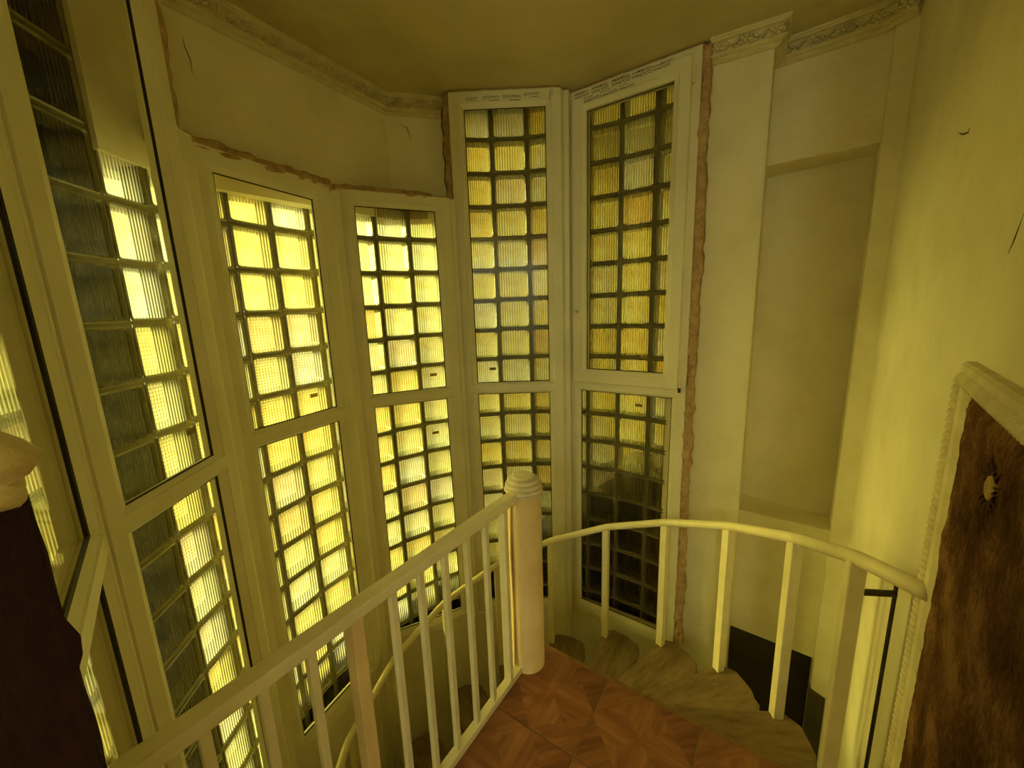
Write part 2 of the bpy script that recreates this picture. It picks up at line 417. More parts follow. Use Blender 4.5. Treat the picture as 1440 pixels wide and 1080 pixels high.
# the parapet under the windows, going down with the stair
par_pts = [(-.62, .44), (-.985, .85), (-1.045, 1.39), (-1.11, 1.50), (-.87, 2.05), (-.885, 2.185), (-.33, 2.455), (.345, 2.51), (.40, 2.585), (1.02, 2.185)]
wp = wall('wall_parapet', offset_line(par_pts, -.03), -.05, -2.9, -.715, 'plaster')
tag(wp, 'plain plaster wall under the windows going down with the spiral stair', 'wall', kind='structure')
wq = wall('wall_return', [pol(1.31, a) for a in (207.4, 214, 221, 228, 236)], .14, -2.9, ZC, 'plaster')
tag(wq, 'plain plaster wall closing the glass blocks behind the leftmost window', 'wall', kind='structure')
# right of the windows: pier, niche, small pier, long curved wall
wn = empty('wall_niche', (1.4, 2.2, -2.9)); tag(wn, 'cream wall with a tall shallow niche right of the windows', 'wall', kind='structure')
PA, PB = (.995, 2.205), (1.27, 2.05)
UA, UB = (1.385, 2.225), (1.72, 1.965)
NA, NB = (1.475, 2.36), (1.80, 2.05)
PC, PD = (1.715, 1.935), (1.755, 1.865)
def wprism(name, poly, z0, z1, mats, par, bev=.012):
    v, f = prism(poly, z0, z1); return world_ob(name, v, f, mats, par, bevel=bev)
wprism('pier', [PA, PB, (1.53, 2.45), (1.70, 2.70), (1.15, 2.80), (.94, 2.33)], -2.9, ZC, 'plaster', wn)
wprism('lintel_wall', [(1.36, 2.235), (1.745, 1.945), (2.05, 2.2), (1.60, 2.6)], 2.15, ZC, 'plaster', wn)
wprism('niche_back', [(1.49, 2.443), (1.89, 2.062), (2.10, 2.25), (1.65, 2.70)], .10, 2.2, 'plaster', wn)
wprism('niche_ledge', [(1.36, 2.235), (1.745, 1.945), (2.05, 2.2), (1.60, 2.6)], -.64, .19, 'plaster', wn)
wprism('lower_recess', [(1.50, 2.48), (1.90, 2.08), (2.05, 2.2), (1.62, 2.66)], -2.9, -.60, 'plinth_void_dark', wn)  # shade of the void put into the recess colour
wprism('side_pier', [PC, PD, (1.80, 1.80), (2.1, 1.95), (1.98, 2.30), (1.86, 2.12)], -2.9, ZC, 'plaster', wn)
wprism('plinth', [(1.704, 1.937), (1.742, 1.868), (1.79, 1.88), (1.77, 2.0)], -2.9, -.82, 'plinth_void_dark', wn, .006)
RW = [(1.755, 1.865), (1.60, 1.645), (1.42, 1.395), (1.25, 1.165), (1.11, .985), (.997, .841), (.93, .767), (.72, .534), (.43, .211), (.40, .08), (.40, -2.6)]
wr = wall('wall_right', RW, -.2, -2.9, ZC, 'plaster')
tag(wr, 'bright cream plaster wall on the right with the brown cloth panel', 'wall', kind='structure')
# hall behind the camera and the shaft under the landing
wk = empty('wall_hall', (-.3, -2.6, 0)); tag(wk, 'cream hall wall round the added hall window behind the landing', 'wall', kind='structure')
world_ob('window_pier', *box(-2.2, -1.25, -2.8, -2.6, 0, ZC), 'plaster', wk)
world_ob('window_head', *box(-1.25, .38, -2.8, -2.6, 2.4, ZC), 'plaster', wk)
world_ob('window_pier', *box(.38, .67, -2.8, -2.6, 0, ZC), 'plaster', wk)
world_ob('window_apron', *box(-1.25, .38, -2.8, -2.6, 0, .3), 'plaster', wk)
w7 = empty('window_7', (-.4, -2.7, .3)); tag(w7, 'wide clear window added unseen at the back of the hall for fill light', 'window', kind='structure')  # unseen window, put in to bring fill light from behind
for x0 in (-1.25, -.46, .32): world_ob('mullion', *box(x0, x0 + .06, -2.73, -2.67, .3, 2.4), 'pvc', w7)
for x0, x1 in ((-1.19, -.46), (-.40, .32)): world_ob('hall_pane', *box(x0, x1, -2.702, -2.698, .3, 2.4), 'pane_glass', w7)
wh = wall('wall_hall_side', [(-.585, .345), (-.90, .10), (-1.35, -.1), (-1.35, -2.6)], .2, 0, ZC, 'plaster')
tag(wh, 'cream plaster wall of the hall on the left of the landing', 'wall', kind='structure')
ws = wall('wall_shaft', [pol(1.13, a) for a in range(205, 330, 8)], .15, -2.9, -.16, 'plaster')
tag(ws, 'round plaster wall of the stair shaft under the landing', 'wall', kind='structure')
cl = world_ob('ceiling', *prism([(-2.3, -2.9), (2.3, -2.9), (2.6, 2.3), (2.2, 2.9), (.9, 3.35), (-.1, 3.3), (-.9, 2.75), (-1.6, 2.3), (-1.75, 1.2), (-2.3, .4)], ZC, ZC + .15), 'ceiling_paint')
tag(cl, 'dull olive painted ceiling over the stairwell', 'ceiling', kind='structure')
fl2 = world_ob('floor_below', *prism([pol(1.5, a) for a in range(0, 360, 15)], -3.0, -2.9), 'floor_low')
tag(fl2, 'dark floor at the foot of the spiral stair', 'floor', kind='structure')

# outside: dark lean-to against the lower blocks, pier behind the dark column, wall added to dim the tall windows
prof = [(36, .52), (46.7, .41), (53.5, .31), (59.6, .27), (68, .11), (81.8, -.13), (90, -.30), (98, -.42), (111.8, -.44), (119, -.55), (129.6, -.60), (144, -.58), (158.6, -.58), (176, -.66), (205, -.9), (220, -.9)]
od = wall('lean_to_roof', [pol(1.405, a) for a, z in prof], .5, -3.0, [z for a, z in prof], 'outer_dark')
tag(od, 'dark outbuilding pressed against the lower glass blocks outside', 'outbuilding', kind='structure')
op = wall('outer_pier', [pol(1.384, a) for a in (181.5, 186, 190, 195)], .35, -3.0, 3.0, 'outer_dark')
tag(op, 'dark outer pier behind the unlit column of glass blocks', 'pier', kind='structure')
on_ = wall('dimming_wall', [(-.55, 3.75), (3.2, 2.1)], -.3, -3.0, 4.6, 'outer_wall')
tag(on_, 'ochre wall added outside to dim the two tall windows', 'wall', kind='structure')

# ------------------------------------------------------------------ windows
SW, DEPTH = .085, .07
def ring_members(x0, x1, z0, z1, sl, sr_, sb, st_, prof):
    """mitred frame members: prof = [(inset 0..1, depth)], s* = inset of each side at 1"""
    P_ = [[(x0 + d * sl, y, z0 + d * sb), (x1 - d * sr_, y, z0 + d * sb), (x1 - d * sr_, y, z1 - d * st_), (x0 + d * sl, y, z1 - d * st_)] for d, y in prof]
    k = len(P_); out = {}
    for nm, (a, b2) in {'bottom': (0, 1), 'right': (1, 2), 'top': (2, 3), 'left': (3, 0)}.items():
        v = [P_[i][a] for i in range(k)] + [P_[i][b2] for i in range(k)]
        f = [(i, (i + 1) % k, k + (i + 1) % k, k + i) for i in range(k)] + [tuple(range(k))[::-1], tuple(range(k, 2 * k))]
        out[nm] = (v, f)
    return out
FP = [(0, 0), (.60, 0), (.64, .004), (.70, .004), (1.0, .016), (1.0, .032), (.55, .036), (.55, DEPTH), (0, DEPTH)]
def gasket_ring(x0, x1, z0, z1, y, wd):
    v = [(x0, y, z0), (x1, y, z0), (x1, y, z1), (x0, y, z1), (x0 + wd, y + .003, z0 + wd), (x1 - wd, y + .003, z0 + wd), (x1 - wd, y + .003, z1 - wd), (x0 + wd, y + .003, z1 - wd)]
    v += [(a, y + .010, c) for a, b2, c in v[:4]] 
    f = [(0, 1, 5, 4), (1, 2, 6, 5), (2, 3, 7, 6), (3, 0, 4, 7), (4, 5, 9, 8), (5, 6, 10, 9), (6, 7, 11, 10), (7, 4, 8, 11)]
    return v, f
def pane(x0, x1, z0, z1, par, MW, sticker=None):
    c = ((x0 + x1) / 2, .028, z0)
    me = boxme('pane', (x0 - c[0] - .004, x1 - c[0] + .004, -.002, .002, -.004, z1 - z0 + .004), 'pane_glass')
    po = ob('pane', me, par, MW @ mat4(c))
    ob('gasket', mesh('gasket', *gasket_ring(x0, x1, z0, z1, .0165, .0045), 'gasket'), po, MW)
    if sticker:
        sx, sz = sticker
        me = boxme('sticker', (-.021, .021, -.0008, .0008, -.009, .009), 'sticker')
        ob('sticker', me, po, MW @ mat4((x0 + sx * (x1 - x0), .0248, z0 + sz)))
    return po
def window(n_, A, B, zb, zt, label, zl_top=.915, zu_bot=.99, glass_bot=-.62, glass_top=None, sash=False, swl=SW, swr=SW, ext=(SW, SW), stick_u=(.72, .075), stick_l=None):
    """A, B: ends of the glass on plan (left, right as seen from the room)"""
    A, B = Vector(A), Vector(B); d = (B - A).normalized()
    L0 = A - d * ext[0]; W_ = (B - A).length + ext[0] + ext[1]
    MW = mat4((L0.x, L0.y, 0), math.atan2(d.y, d.x))
    root = link(bpy.data.objects.new('window_%d' % n_, None), None, MW @ mat4((W_ / 2, 0, zb)))
    tag(root, label, 'window', kind='structure')
    zm = (zl_top + zu_bot) / 2; gt = glass_top if glass_top is not None else zt - .085
    up = ring_members(0, W_, zm, zt, ext[0], ext[1], zu_bot - zm, zt - gt, FP)
    lo = ring_members(0, W_, zb, zm, ext[0], ext[1], glass_bot - zb, zm - zl_top, FP)
    def part(nm, *vfs):
        a = Acc()
        for q in vfs: a.add(q)
        return ob(nm, mesh(nm, a.v, a.f, 'pvc'), root, MW)
    part('stile', up['left'], lo['left']); part('stile', up['right'], lo['right'])
    tr_ = part('top_rail', up['top']); part('bottom_rail', lo['bottom']); part('transom', up['bottom'], lo['top'])
    if sash:
        ux0, ux1, uz0, uz1 = .035, W_ - .040, zm + .022, zt - .030
        S = ring_members(ux0, ux1, uz0, uz1, .085, .085, .085, .085, [(0, .02), (0, -.016), (.06, -.020), (.66, -.020), (.70, -.016), (1.0, -.002), (1.0, .05), (.1, .05)])
        so = link(bpy.data.objects.new('sash', None), root, MW @ mat4((W_ / 2, 0, uz0)))
        for nm in ('left', 'right', 'top', 'bottom'):
            ob('sash_stile' if nm in ('left', 'right') else 'sash_rail', mesh('sash_member', *S[nm], 'pvc'), so, MW)
        gx0, gx1, gz0, gz1 = ux0 + .085, ux1 - .085, uz0 + .085, uz1 - .085
        pane(gx0, gx1, gz0, gz1, root, MW, stick_u)
        v, f = lathe([(.0, 0), (.014, 0), (.014, .006), (.010, .009), (0, .009)], 20)
        hp = ob('handle_rosette', mesh('handle_rosette', v, f, 'pvc', True), root, MW @ mat4((ux0 + .032, -.020, 1.43)) @ Matrix.Rotation(R(90), 4, 'X'))
        ob('spindle_hole', mesh('spindle_hole', *lathe([(0, .0088), (.0045, .0088), (.0045, .0098), (0, .0098)], 10), 'gasket'), hp, MW @ mat4((ux0 + .032, -.020, 1.43)) @ Matrix.Rotation(R(90), 4, 'X'))
        for z, nm in ((uz0 + .045, 'hinge'), (uz1 - .10, 'hinge')):
            ob(nm, mesh(nm, *tube([(ux1 + .008, -.012, z - .035), (ux1 + .008, -.012, z + .045)], .007, 10), 'cream_metal'), root, MW)
        ob('hinge_pin', mesh('hinge_pin', *tube([(ux1 + .008, -.014, uz0 - .016), (ux1 + .008, -.014, uz0 + .010)], .008, 10), 'dark_metal'), root, MW)
    else:
        pane(ext[0], W_ - ext[1], zu_bot, gt, root, MW, stick_u)
    pane(ext[0], W_ - ext[1], glass_bot, zl_top, root, MW, stick_l)
    return root, MW, W_, tr_
V01 = Vector((-.98, .855))
d0 = Vector((.67, -.74)).normalized()
g0r = V01 + d0 * .07; g0l = V01 + d0 * .585
WIN = {}
WIN[0] = window(1, g0l, g0r, -.72, 2.69, 'leftmost window, half hidden behind the dark cloth pillar', ext=(.06, .07), stick_u=None)
WIN[1] = window(2, (-.987, .934), (-1.03, 1.296), -.72, 2.69, 'tall window with an unlit left column of glass blocks behind it', stick_u=(.80, .11))
WIN[2] = window(3, (-1.075, 1.575), (-.894, 1.962), -.68, 2.075, 'lower left window under the plaster wall, with six rows of bright blocks above its transom', glass_bot=-.59, glass_top=1.995, stick_u=(.72, .085), stick_l=(.80, .10))
WIN[3] = window(4, (-.808, 2.22), (-.407, 2.401), -.70, 2.105, 'lower window right of the other lower one, against the tall windows', glass_bot=-.61, glass_top=2.03, stick_u=(.83, .085), stick_l=(.80, .86 * 1.525))
WIN[4] = window(5, (-.226, 2.498), (.248, 2.487), -.72, 2.685, 'tall fixed window behind the stair post, printed film on its top rail', glass_top=2.60, stick_u=(.22, .09))
WIN[5] = window(6, (.45, 2.521), (.919, 2.196), -.74, 2.685, 'rightmost tall window with an opening sash above dark lower panes', glass_top=2.58, glass_bot=-.66, sash=True, ext=(.08, .075), stick_u=(.75, .09), stick_l=(.66, 1.51))
def ends(i):
    r_, MW, W_, t_ = WIN[i]
    return [(MW @ Vector((x, y, 0))).to_2d() for x in (0, W_) for y in (0, DEPTH)]
def corner_post(i, j, zb, zt, owner):
    a, b2 = ends(i), ends(j)
    poly = [a[2], b2[0], b2[1], a[3]]
    v, f = prism([(p_.x, p_.y) for p_ in poly], zb, zt)
    world_ob('corner_post', v, f, 'pvc', WIN[owner][0], bevel=.004)
    # cover strip standing proud in the corner
    m_ = (a[2] + b2[0]) / 2; c = Vector((CX, CY)); n2 = (c - m_).normalized(); s2 = Vector((-n2.y, n2.x)); hw = min((a[2] - b2[0]).length / 2, .06) * .62
    poly = [m_ - s2 * hw - n2 * .01, m_ + s2 * hw - n2 * .01, m_ + s2 * (hw - .004) + n2 * .008, m_ - s2 * (hw - .004) + n2 * .008]
    v, f = prism([(p_.x, p_.y) for p_ in poly], zb, zt)
    world_ob('cover_strip', v, f, 'pvc', WIN[owner][0])
corner_post(0, 1, -.72, 2.69, 1); corner_post(1, 2, -.70, 2.075, 2); corner_post(2, 3, -.70, 2.075, 3); corner_post(3, 4, -.72, 2.105, 3); corner_post(4, 5, -.74, 2.685, 4)

# expanding-foam seals round the frames
def foam(wi, a, b2, side, depth, wd, dp, seed):
    r_, MW, W_, t_ = WIN[wi]; M3 = MW.to_3x3()
    v, f = lumpy_strip(MW @ Vector(a), MW @ Vector(b2), M3 @ Vector(side), M3 @ Vector(depth), wd, dp, seed)
    world_ob('foam_seal', v, f, 'foam', r_, smooth=True)
W5w = WIN[5][2]; W4w = WIN[4][2]; W2w = WIN[2][2]; W3w = WIN[3][2]; W1w = WIN[1][2]
foam(5, (W5w + .018, .03, -.74), (W5w + .018, .03, 2.685), (1, 0, 0), (0, -1, 0), .058, .026, 1)
foam(5, (0, .03, 2.692), (W5w, .03, 2.692), (0, 0, 1), (0, -1, 0), .022, .022, 2)
foam(4, (0, .03, 2.692), (W4w, .03, 2.692), (0, 0, 1), (0, -1, 0), .022, .022, 3)
foam(4, (-.022, .045, 2.105), (-.022, .045, 2.69), (1, 0, 0), (0, -1, 0), .040, .022, 4)
foam(2, (-.05, .05, 2.085), (W2w + .03, .05, 2.085), (0, 0, 1), (0, -1, 0), .062, .048, 5)
foam(3, (-.06, .05, 2.112), (W3w - .10, .05, 2.112), (0, 0, 1), (0, -1, 0), .048, .046, 6)
foam(1, (W1w + .025, .03, 2.075), (W1w + .025, .03, 2.69), (1, 0, 0), (0, -1, 0), .055, .022, 7)
# foam packing over the frame tops back to the wall
for wi, zz in ((2, 2.08), (3, 2.107)):
    r_, MW, W_, t_ = WIN[wi]
    v, f = box(-.06, W_ + (.05 if wi == 2 else -.0), .03, .26, zz - .008, zz + .012)
    world_ob('frame_top_fill', [MW @ Vector(q) for q in v], f, 'foam', r_)

# printed protective film on the top rails
fc = bpy.data.curves.new('film_print', 'FONT'); fc.body = 'QOUMAN'; fc.size = .024; fc.extrude = .0003; fc.align_x = 'CENTER'; fc.align_y = 'CENTER'
fo = bpy.data.objects.new('film_print_source', fc); col.objects.link(fo)
bpy.context.view_layer.update()
txt = bpy.data.meshes.new_from_object(fo.evaluated_get(bpy.context.evaluated_depsgraph_get()))
bpy.data.objects.remove(fo); txt.materials.clear(); txt.materials.append(MATS['print_ink'])
v, f = [], []
_a = Acc()
for x0 in (-.03, -.012, .004, .02): _a.add(box(x0, x0 + .012, -.002, .002, 0, .0006))
dash = mesh('film_marks', _a.v, _a.f, 'print_ink')
def film(wi, par, x, z, y, flip_=False, tilt=0, s=1.0, marks=True):
    MW = WIN[wi][1]
    M = MW @ mat4((x, y, z)) @ Matrix.Rotation(R(90), 4, 'X') @ Matrix.Rotation(R(tilt + (180 if flip_ else 0)), 4, 'Z') @ Matrix.Scale(s, 4)
    o = ob('film_print', txt, par, M)
    if marks: ob('film_marks', dash, par, M @ mat4((.02, -.019, 0)))
t4, t5 = WIN[4][3], WIN[5][3]
for x, z, tl, s in ((.135, 2.648, 5, .62), (.245, 2.650, 2, .85), (.365, 2.650, -2, .95), (.475, 2.658, 3, .8), (.585, 2.650, 80, .55)): film(4, t4, x, z, -.0006, False, tl, s)
sash_top = [o for o in bpy.data.objects if o.parent and o.parent.name.startswith('sash') and o.name.startswith('sash_rail')]
sash_top = max(sash_top, key=lambda o: max(v_.co.z for v_ in o.data.vertices))
for x, z, s in ((.16, 2.607, .85), (.26, 2.607, .9), (.36, 2.607, .75)): film(5, sash_top, x + .0, z, -.0208, True, 2, s)
for x, z, s in ((.10, 2.640, .8), (.21, 2.640, .9), (.33, 2.640, .95), (.44, 2.640, .95), (.54, 2.640, .8)): film(5, sash_top, x, z, -.0208, True, 1, s)
for x, z, s in ((.09, 2.668, .7), (.20, 2.668, .8), (.32, 2.668, .9), (.45, 2.668, .7), (.56, 2.668, .6)): film(5, t5, x, z, -.0006, False, 1, s, False)

# ------------------------------------------------------------------ cornices with cast ornaments
def rosette_mesh():
    a = Acc()
    for k in range(6):
        an = k * math.pi / 3; M = Matrix.Rotation(an, 3, 'Y')
        a.add(ellipsoid(M @ Vector((.011, 0, 0)), .010, .006, .0055, M, 6, 4))
    a.add(ellipsoid((0, -.003, 0), .006, .006, .006, None, 6, 4))
    return mesh('rosette', a.v, a.f, 'gypsum', True)
def leaf_mesh():
    a = Acc()
    for s in (-1, 1):
        for (x, z, an, ln) in ((.010, .006, 40, .013), (.016, -.006, -15, .012), (.004, -.010, -60, .010)):
            M = Matrix.Rotation(R(-an * s), 3, 'Y'); a.add(ellipsoid((x * s, 0, z), ln, .005, .0045, M, 6, 4))
    return mesh('leaf_scroll', a.v, a.f, 'gypsum', True)
ROS, LEAF = rosette_mesh(), leaf_mesh()
CP = [(0, .0), (.056, .0), (.056, .010), (.050, .013), (.046, .018), (.030, .021), (.024, .030), (.022, .060), (.030, .066), (.042, .068), (.044, .075), (.034, .081), (.022, .083), (.024, .092), (.012, .099), (0, .101)]
def cornice(n_, pts, label):
    """runs left to right along the wall face; the room is on the right of travel"""
    k = len(CP); rows = [offset_line(pts, o_) for o_, dzz in CP]; v, f = [], []
    for i in range(len(pts)):
        for j, (o_, dzz) in enumerate(CP): v.append((rows[j][i].x, rows[j][i].y, ZC - dzz))
    for i in range(len(pts) - 1):
        f += [(i * k + j, i * k + (j + 1) % k, (i + 1) * k + (j + 1) % k, (i + 1) * k + j) for j in range(k)]
    f += [tuple(range(k)), tuple(range((len(pts) - 1) * k, len(pts) * k))[::-1]]
    root = world_ob('trim_%d' % n_, v, f, 'gypsum'); tag(root, label, 'cornice', kind='structure')
    mid = offset_line(pts, .026); q = 0
    for i in range(len(pts) - 1):
        a, b2 = mid[i], mid[i + 1]; L = (b2 - a).length; m_ = max(1, int(round(L / .058))); ang = math.atan2((b2 - a).y, (b2 - a).x)
        for j in range(m_):
            c = a.lerp(b2, (j + .5) / m_); q += 1
            ob('rosette' if q % 2 else 'leaf_scroll', ROS if q % 2 else LEAF, root, mat4((c.x, c.y, ZC - .046), ang) @ Matrix.Rotation(R(random.uniform(-20, 20)), 4, 'Y') @ Matrix.Diagonal((1.75, 2.8, 1.6, 1)))
cornice(1, [(-1.40, 1.42), (-1.225, 1.70), (-.69, 2.545), (-.345, 2.626)], 'carved floral plaster cornice above the two lower windows')
cornice(2, [(1.035, 2.183), (1.27, 2.05), (1.385, 2.225)], 'short floral plaster cornice on the pier right of the tall windows')
cornice(3, [(1.375, 2.228), (1.715, 1.962), (1.715, 1.935), (1.752, 1.868)], 'floral plaster cornice over the niche in the right corner')

# ------------------------------------------------------------------ landing floor
e1 = Vector((.826, -.5635)); e2 = Vector((-.5635, -.826)); TP = .3333
T0 = Vector((.347, 1.306))
flo = empty('floor', (.2, .8, 0)); tag(flo, 'reddish brown tiled landing at the top of the spiral stair', 'floor', kind='structure')
def clip(poly, nrm, dd):
    out = []
    for i in range(len(poly)):
        a, b2 = poly[i], poly[(i + 1) % len(poly)]; da, db = a.dot(nrm) - dd, b2.dot(nrm) - dd
        if da <= 0: out.append(a)
        if (da < 0 < db) or (db < 0 < da): out.append(a + (b2 - a) * (da / (da - db)))
    return out
edgeN = -e2; edgeD = T0.dot(edgeN) + .004                    # stair side
RL0 = Vector((.005, 1.365)); railN = -e1; railD = RL0.dot(railN) + .0    # railing side
wn1 = Vector((.743, -.669)); wd1 = Vector((.93, .767)).dot(wn1)          # flat stretch of the right wall
planes = [(edgeN, edgeD), (railN, railD), (wn1, wd1 + .18), (Vector((1, 0)), 1.0), (Vector((0, -1)), 2.7)]
tile_base = None
for i in range(-2, 6):
    for j in range(0, 11):
        c = T0 + e1 * TP * (i + .5) + e2 * TP * (j + .5); h = TP / 2 - .0022
        poly = [c + e1 * h * sx + e2 * h * sy for sx, sy in ((-1, -1), (1, -1), (1, 1), (-1, 1))]
        for nn, dd in planes:
            if poly: poly = clip(poly, nn, dd)
        if len(poly) < 3: continue
        ar = abs(sum(poly[k].x * poly[(k + 1) % len(poly)].y - poly[(k + 1) % len(poly)].x * poly[k].y for k in range(len(poly)))) / 2
        if ar < .002: continue
        # tile local axes follow the tile grid so the printed pattern is centred
        loc = [((q - c).dot(e1), -(q - c).dot(e2)) for q in poly]
        v, f = prism(loc, -.008, 0); me = mesh('tile', v, f, 'tile_glaze'); bevel_mesh(me, .0012, 1)
        ob('tile', me, flo, mat4((c.x, c.y, random.uniform(-.0006, 0)), math.atan2(e1.y, e1.x)))
slab = [RL0 - e1 * .0, RL0 + e1 * 1.25, Vector((.60, .32)), Vector((.56, -2.7)), Vector((-1.5, -2.7)), Vector((-1.5, -.05)), RL0 + e2 * 1.22]
cpt = (RL0 - T0).dot(e2)
slab[0] = RL0 + e2 * (-(RL0 - T0).dot(e2)); slab[1] = slab[0] + e1 * 1.03
world_ob('landing_slab', *prism([(q.x, q.y) for q in slab], -.16, -.0045), 'grout', flo)
world_ob('slab_soffit', *prism([(q.x, q.y) for q in slab], -.17, -.161), 'under_slab', flo)
a, b2 = slab[0] - e2 * .006, slab[1] - e2 * .006
world_ob('edge_trim', *prism([(q.x, q.y) for q in (a, b2, b2 + e2 * .016, a + e2 * .016)], -.035, .002), 'nosing', flo, bevel=.002)
fh = world_ob('floor_hall', *prism([(.0, -.2), (-1.4, -.2), (-1.4, -2.6), (.45, -2.6), (.45, -.6)], -.012, -.0035), 'grout'); tag(fh, 'brown floor of the hall behind the landing', 'floor', kind='structure')

# ------------------------------------------------------------------ spiral staircase
st = empty('spiral_staircase', (CX, CY, -2.9)); tag(st, 'spiral staircase with brown wedge treads, cream post and curved cream handrail', 'staircase')
STEP, RISE, A0, Z0 = 21.2, .168, -5.8, -.20
NT = 16
def tread_mesh():
    """wedge plank: straight front edge along +x, rounded rear outer corner, swept back by the step angle"""
    sw = STEP - 7
    pts = [(.055, -.012), (.5, .012), (1.03, .018)]
    pts += [(1.075 * math.cos(R(-a)), 1.075 * math.sin(R(-a))) for a in (2, 4, 6, 7.5)]
    pts += [(1.06 * math.cos(R(-a)), 1.06 * math.sin(R(-a))) for a in (9.5, 11.2)] + [(1.025 * math.cos(R(-12.8)), 1.025 * math.sin(R(-12.8))), (.96 * math.cos(R(-sw + .3)), .96 * math.sin(R(-sw + .3)))]
    pts += [(.5 * math.cos(R(-sw)), .5 * math.sin(R(-sw))), (.06 * math.cos(R(-sw - 25)), .06 * math.sin(R(-sw - 25)))]
    v, f = prism(pts, -.042, 0); me = mesh('tread', v, f, 'tread_wood'); bevel_mesh(me, .008, 2); return me
TR = tread_mesh()
BAL = boxme('baluster', (-.019, .019, -.019, .019, -.035, .785), 'cream_metal', .003)
rail_pts = []
for k in range(-1, NT):
    a, z = A0 + STEP * k, Z0 - RISE * k
    if k >= 0:
        ob('tread', TR, st, mat4((CX, CY, z), R(a)))
        ob('baluster', BAL, st, mat4(pol(1.0, a, z + .002), R(a)))
    rail_pts.append(pol(1.0, a, z + .79))
b0z = Z0
ob('baluster', boxme('baluster', (-.019, .019, -.019, .019, 0, Z0 + RISE + .785 - b0z), 'cream_metal', .003), st, mat4(pol(1.0, A0 - STEP, b0z), R(A0 - STEP)))
rail_pts = [(.892, .742, .815)] + rail_pts
# soften the kinks of the pipe
sm = [rail_pts[0]]
for a, b2, c in zip(rail_pts, rail_pts[1:], rail_pts[2:]):
    a, b2, c = Vector(a), Vector(b2), Vector(c)
    for t_ in (.86, 1.0): sm.append(a.lerp(b2, t_)) if t_ < 1 else sm.append(b2 + ((a + c) / 2 - b2) * .06)
    sm.append(b2.lerp(c, .14))
sm.append(rail_pts[-1])
v, f = tube(sm, .0205, 14); o = world_ob('handrail', v, f, 'cream_metal', st, smooth=True)
# post with turned cap
v, f = lathe([(0.0, -2.9), (.068, -2.9), (.068, .765), (0, .765)], 40)
po = ob('post', mesh('post', [(x, y, z + 2.9) for x, y, z in v], f, 'post_paint'), st, mat4((CX, CY, -2.9)))
for p_ in po.data.polygons: p_.use_smooth = abs(p_.normal.z) < .5
v, f = lathe_sharp([(.001, .765), (.066, .765), (.062, .770), (.072, .772), (.0755, .778), (.072, .785), (.061, .787), (.068, .790), (.0705, .797), (.067, .803), (.052, .805), (.060, .809), (.061, .815), (.055, .820), (.040, .822), (.046, .826), (.038, .831), (.018, .833), (.001, .8335)], 44)
ob('cap', mesh('cap', [(x, y, z - .765) for x, y, z in v], f, 'gypsum', True), po, mat4((CX, CY, .765)))
v, f = tube([(-.004, 0, 0), (0, .002, .25), (-.002, 0, .5), (0, 0, .73)], .005, 8)
ob('weld_bead', mesh('weld_bead', v, f, 'post_paint', True), po, mat4((CX - .052, CY - .045, .02)))
# bracket tying the last baluster to the wall
bb = Vector(pol(1.0, A0 - STEP)); wdir = Vector((.669, .743)); nw = Vector((.743, -.669))

# ------------------------------------------------------------------ landing railing
lr = empty('landing_railing', (RL0.x, RL0.y, 0)); tag(lr, 'straight cream steel railing along the left edge of the landing', 'railing')
ra = math.atan2(e2.y, e2.x); RO = Vector((-.008, 1.352))
rd = Vector((-.575, -.818)).normalized(); ra = math.atan2(rd.y, rd.x)
def along(t_, z, off=0): q = RO + rd * t_ + Vector((-rd.y, rd.x)) * off; return (q.x, q.y, z)
LEN = 1.075
ob('top_rail', boxme('top_rail', (-.01, LEN, -.021, .021, -.034, 0), 'cream_metal', .006), lr, mat4(along(0, .785), ra))
ob('bottom_rail', boxme('bottom_rail', (.0, LEN, -.016, .016, 0, .028), 'cream_metal', .004), lr, mat4(along(0, .002), ra))
LB = boxme('baluster', (-.009, .009, -.009, .009, 0, .73), 'cream_metal', .002)
ob('end_bar', boxme('end_bar', (-.010, .010, -.016, .016, 0, .73), 'cream_metal', .002), lr, mat4(along(.075, .026), ra))
for t_ in (.175, .27, .37, .465, .56, .775, .87, .965): ob('baluster', LB, lr, mat4(along(t_, .026), ra))
ob('support_post', boxme('support_post', (-.016, .016, -.02, .02, -.3, .755), 'post_paint', .003), lr, mat4(along(.672, .0), ra))

# ------------------------------------------------------------------ cloth panel on the right wall
PO = Vector((.93, .767)); pd = Vector((-.669, -.743)); pn = Vector((-.743, .669))     # along the wall to the right, out into the room
MPn = Matrix.Translation((PO.x, PO.y, 0)) @ Matrix((( pd.x, -pn.x, 0, 0), (pd.y, -pn.y, 0, 0), (0, 0, 1, 0), (0, 0, 0, 1)))
PZ0, PZ1, PWD = .10, 1.318, .73
pr = link(bpy.data.objects.new('upholstered_panel', None), None, MPn @ mat4((PWD / 2, 0, PZ0))); tag(pr, 'large framed panel of mottled brown pile cloth with a tufted button', 'panel', kind='thing')
FPROF = [(0, 0), (0, -.014), (.10, -.020), (.36, -.022), (.44, -.014), (.56, -.012), (.64, -.022), (.86, -.018), (1, -.008), (1, 0)]
S = ring_members(0, PWD, PZ0, PZ1, .058, .058, .058, .058, FPROF)
for nm in ('left', 'right', 'top', 'bottom'): ob('frame_stile' if nm in ('left', 'right') else 'frame_rail', mesh('frame_member', *S[nm], 'gypsum'), pr, MPn)
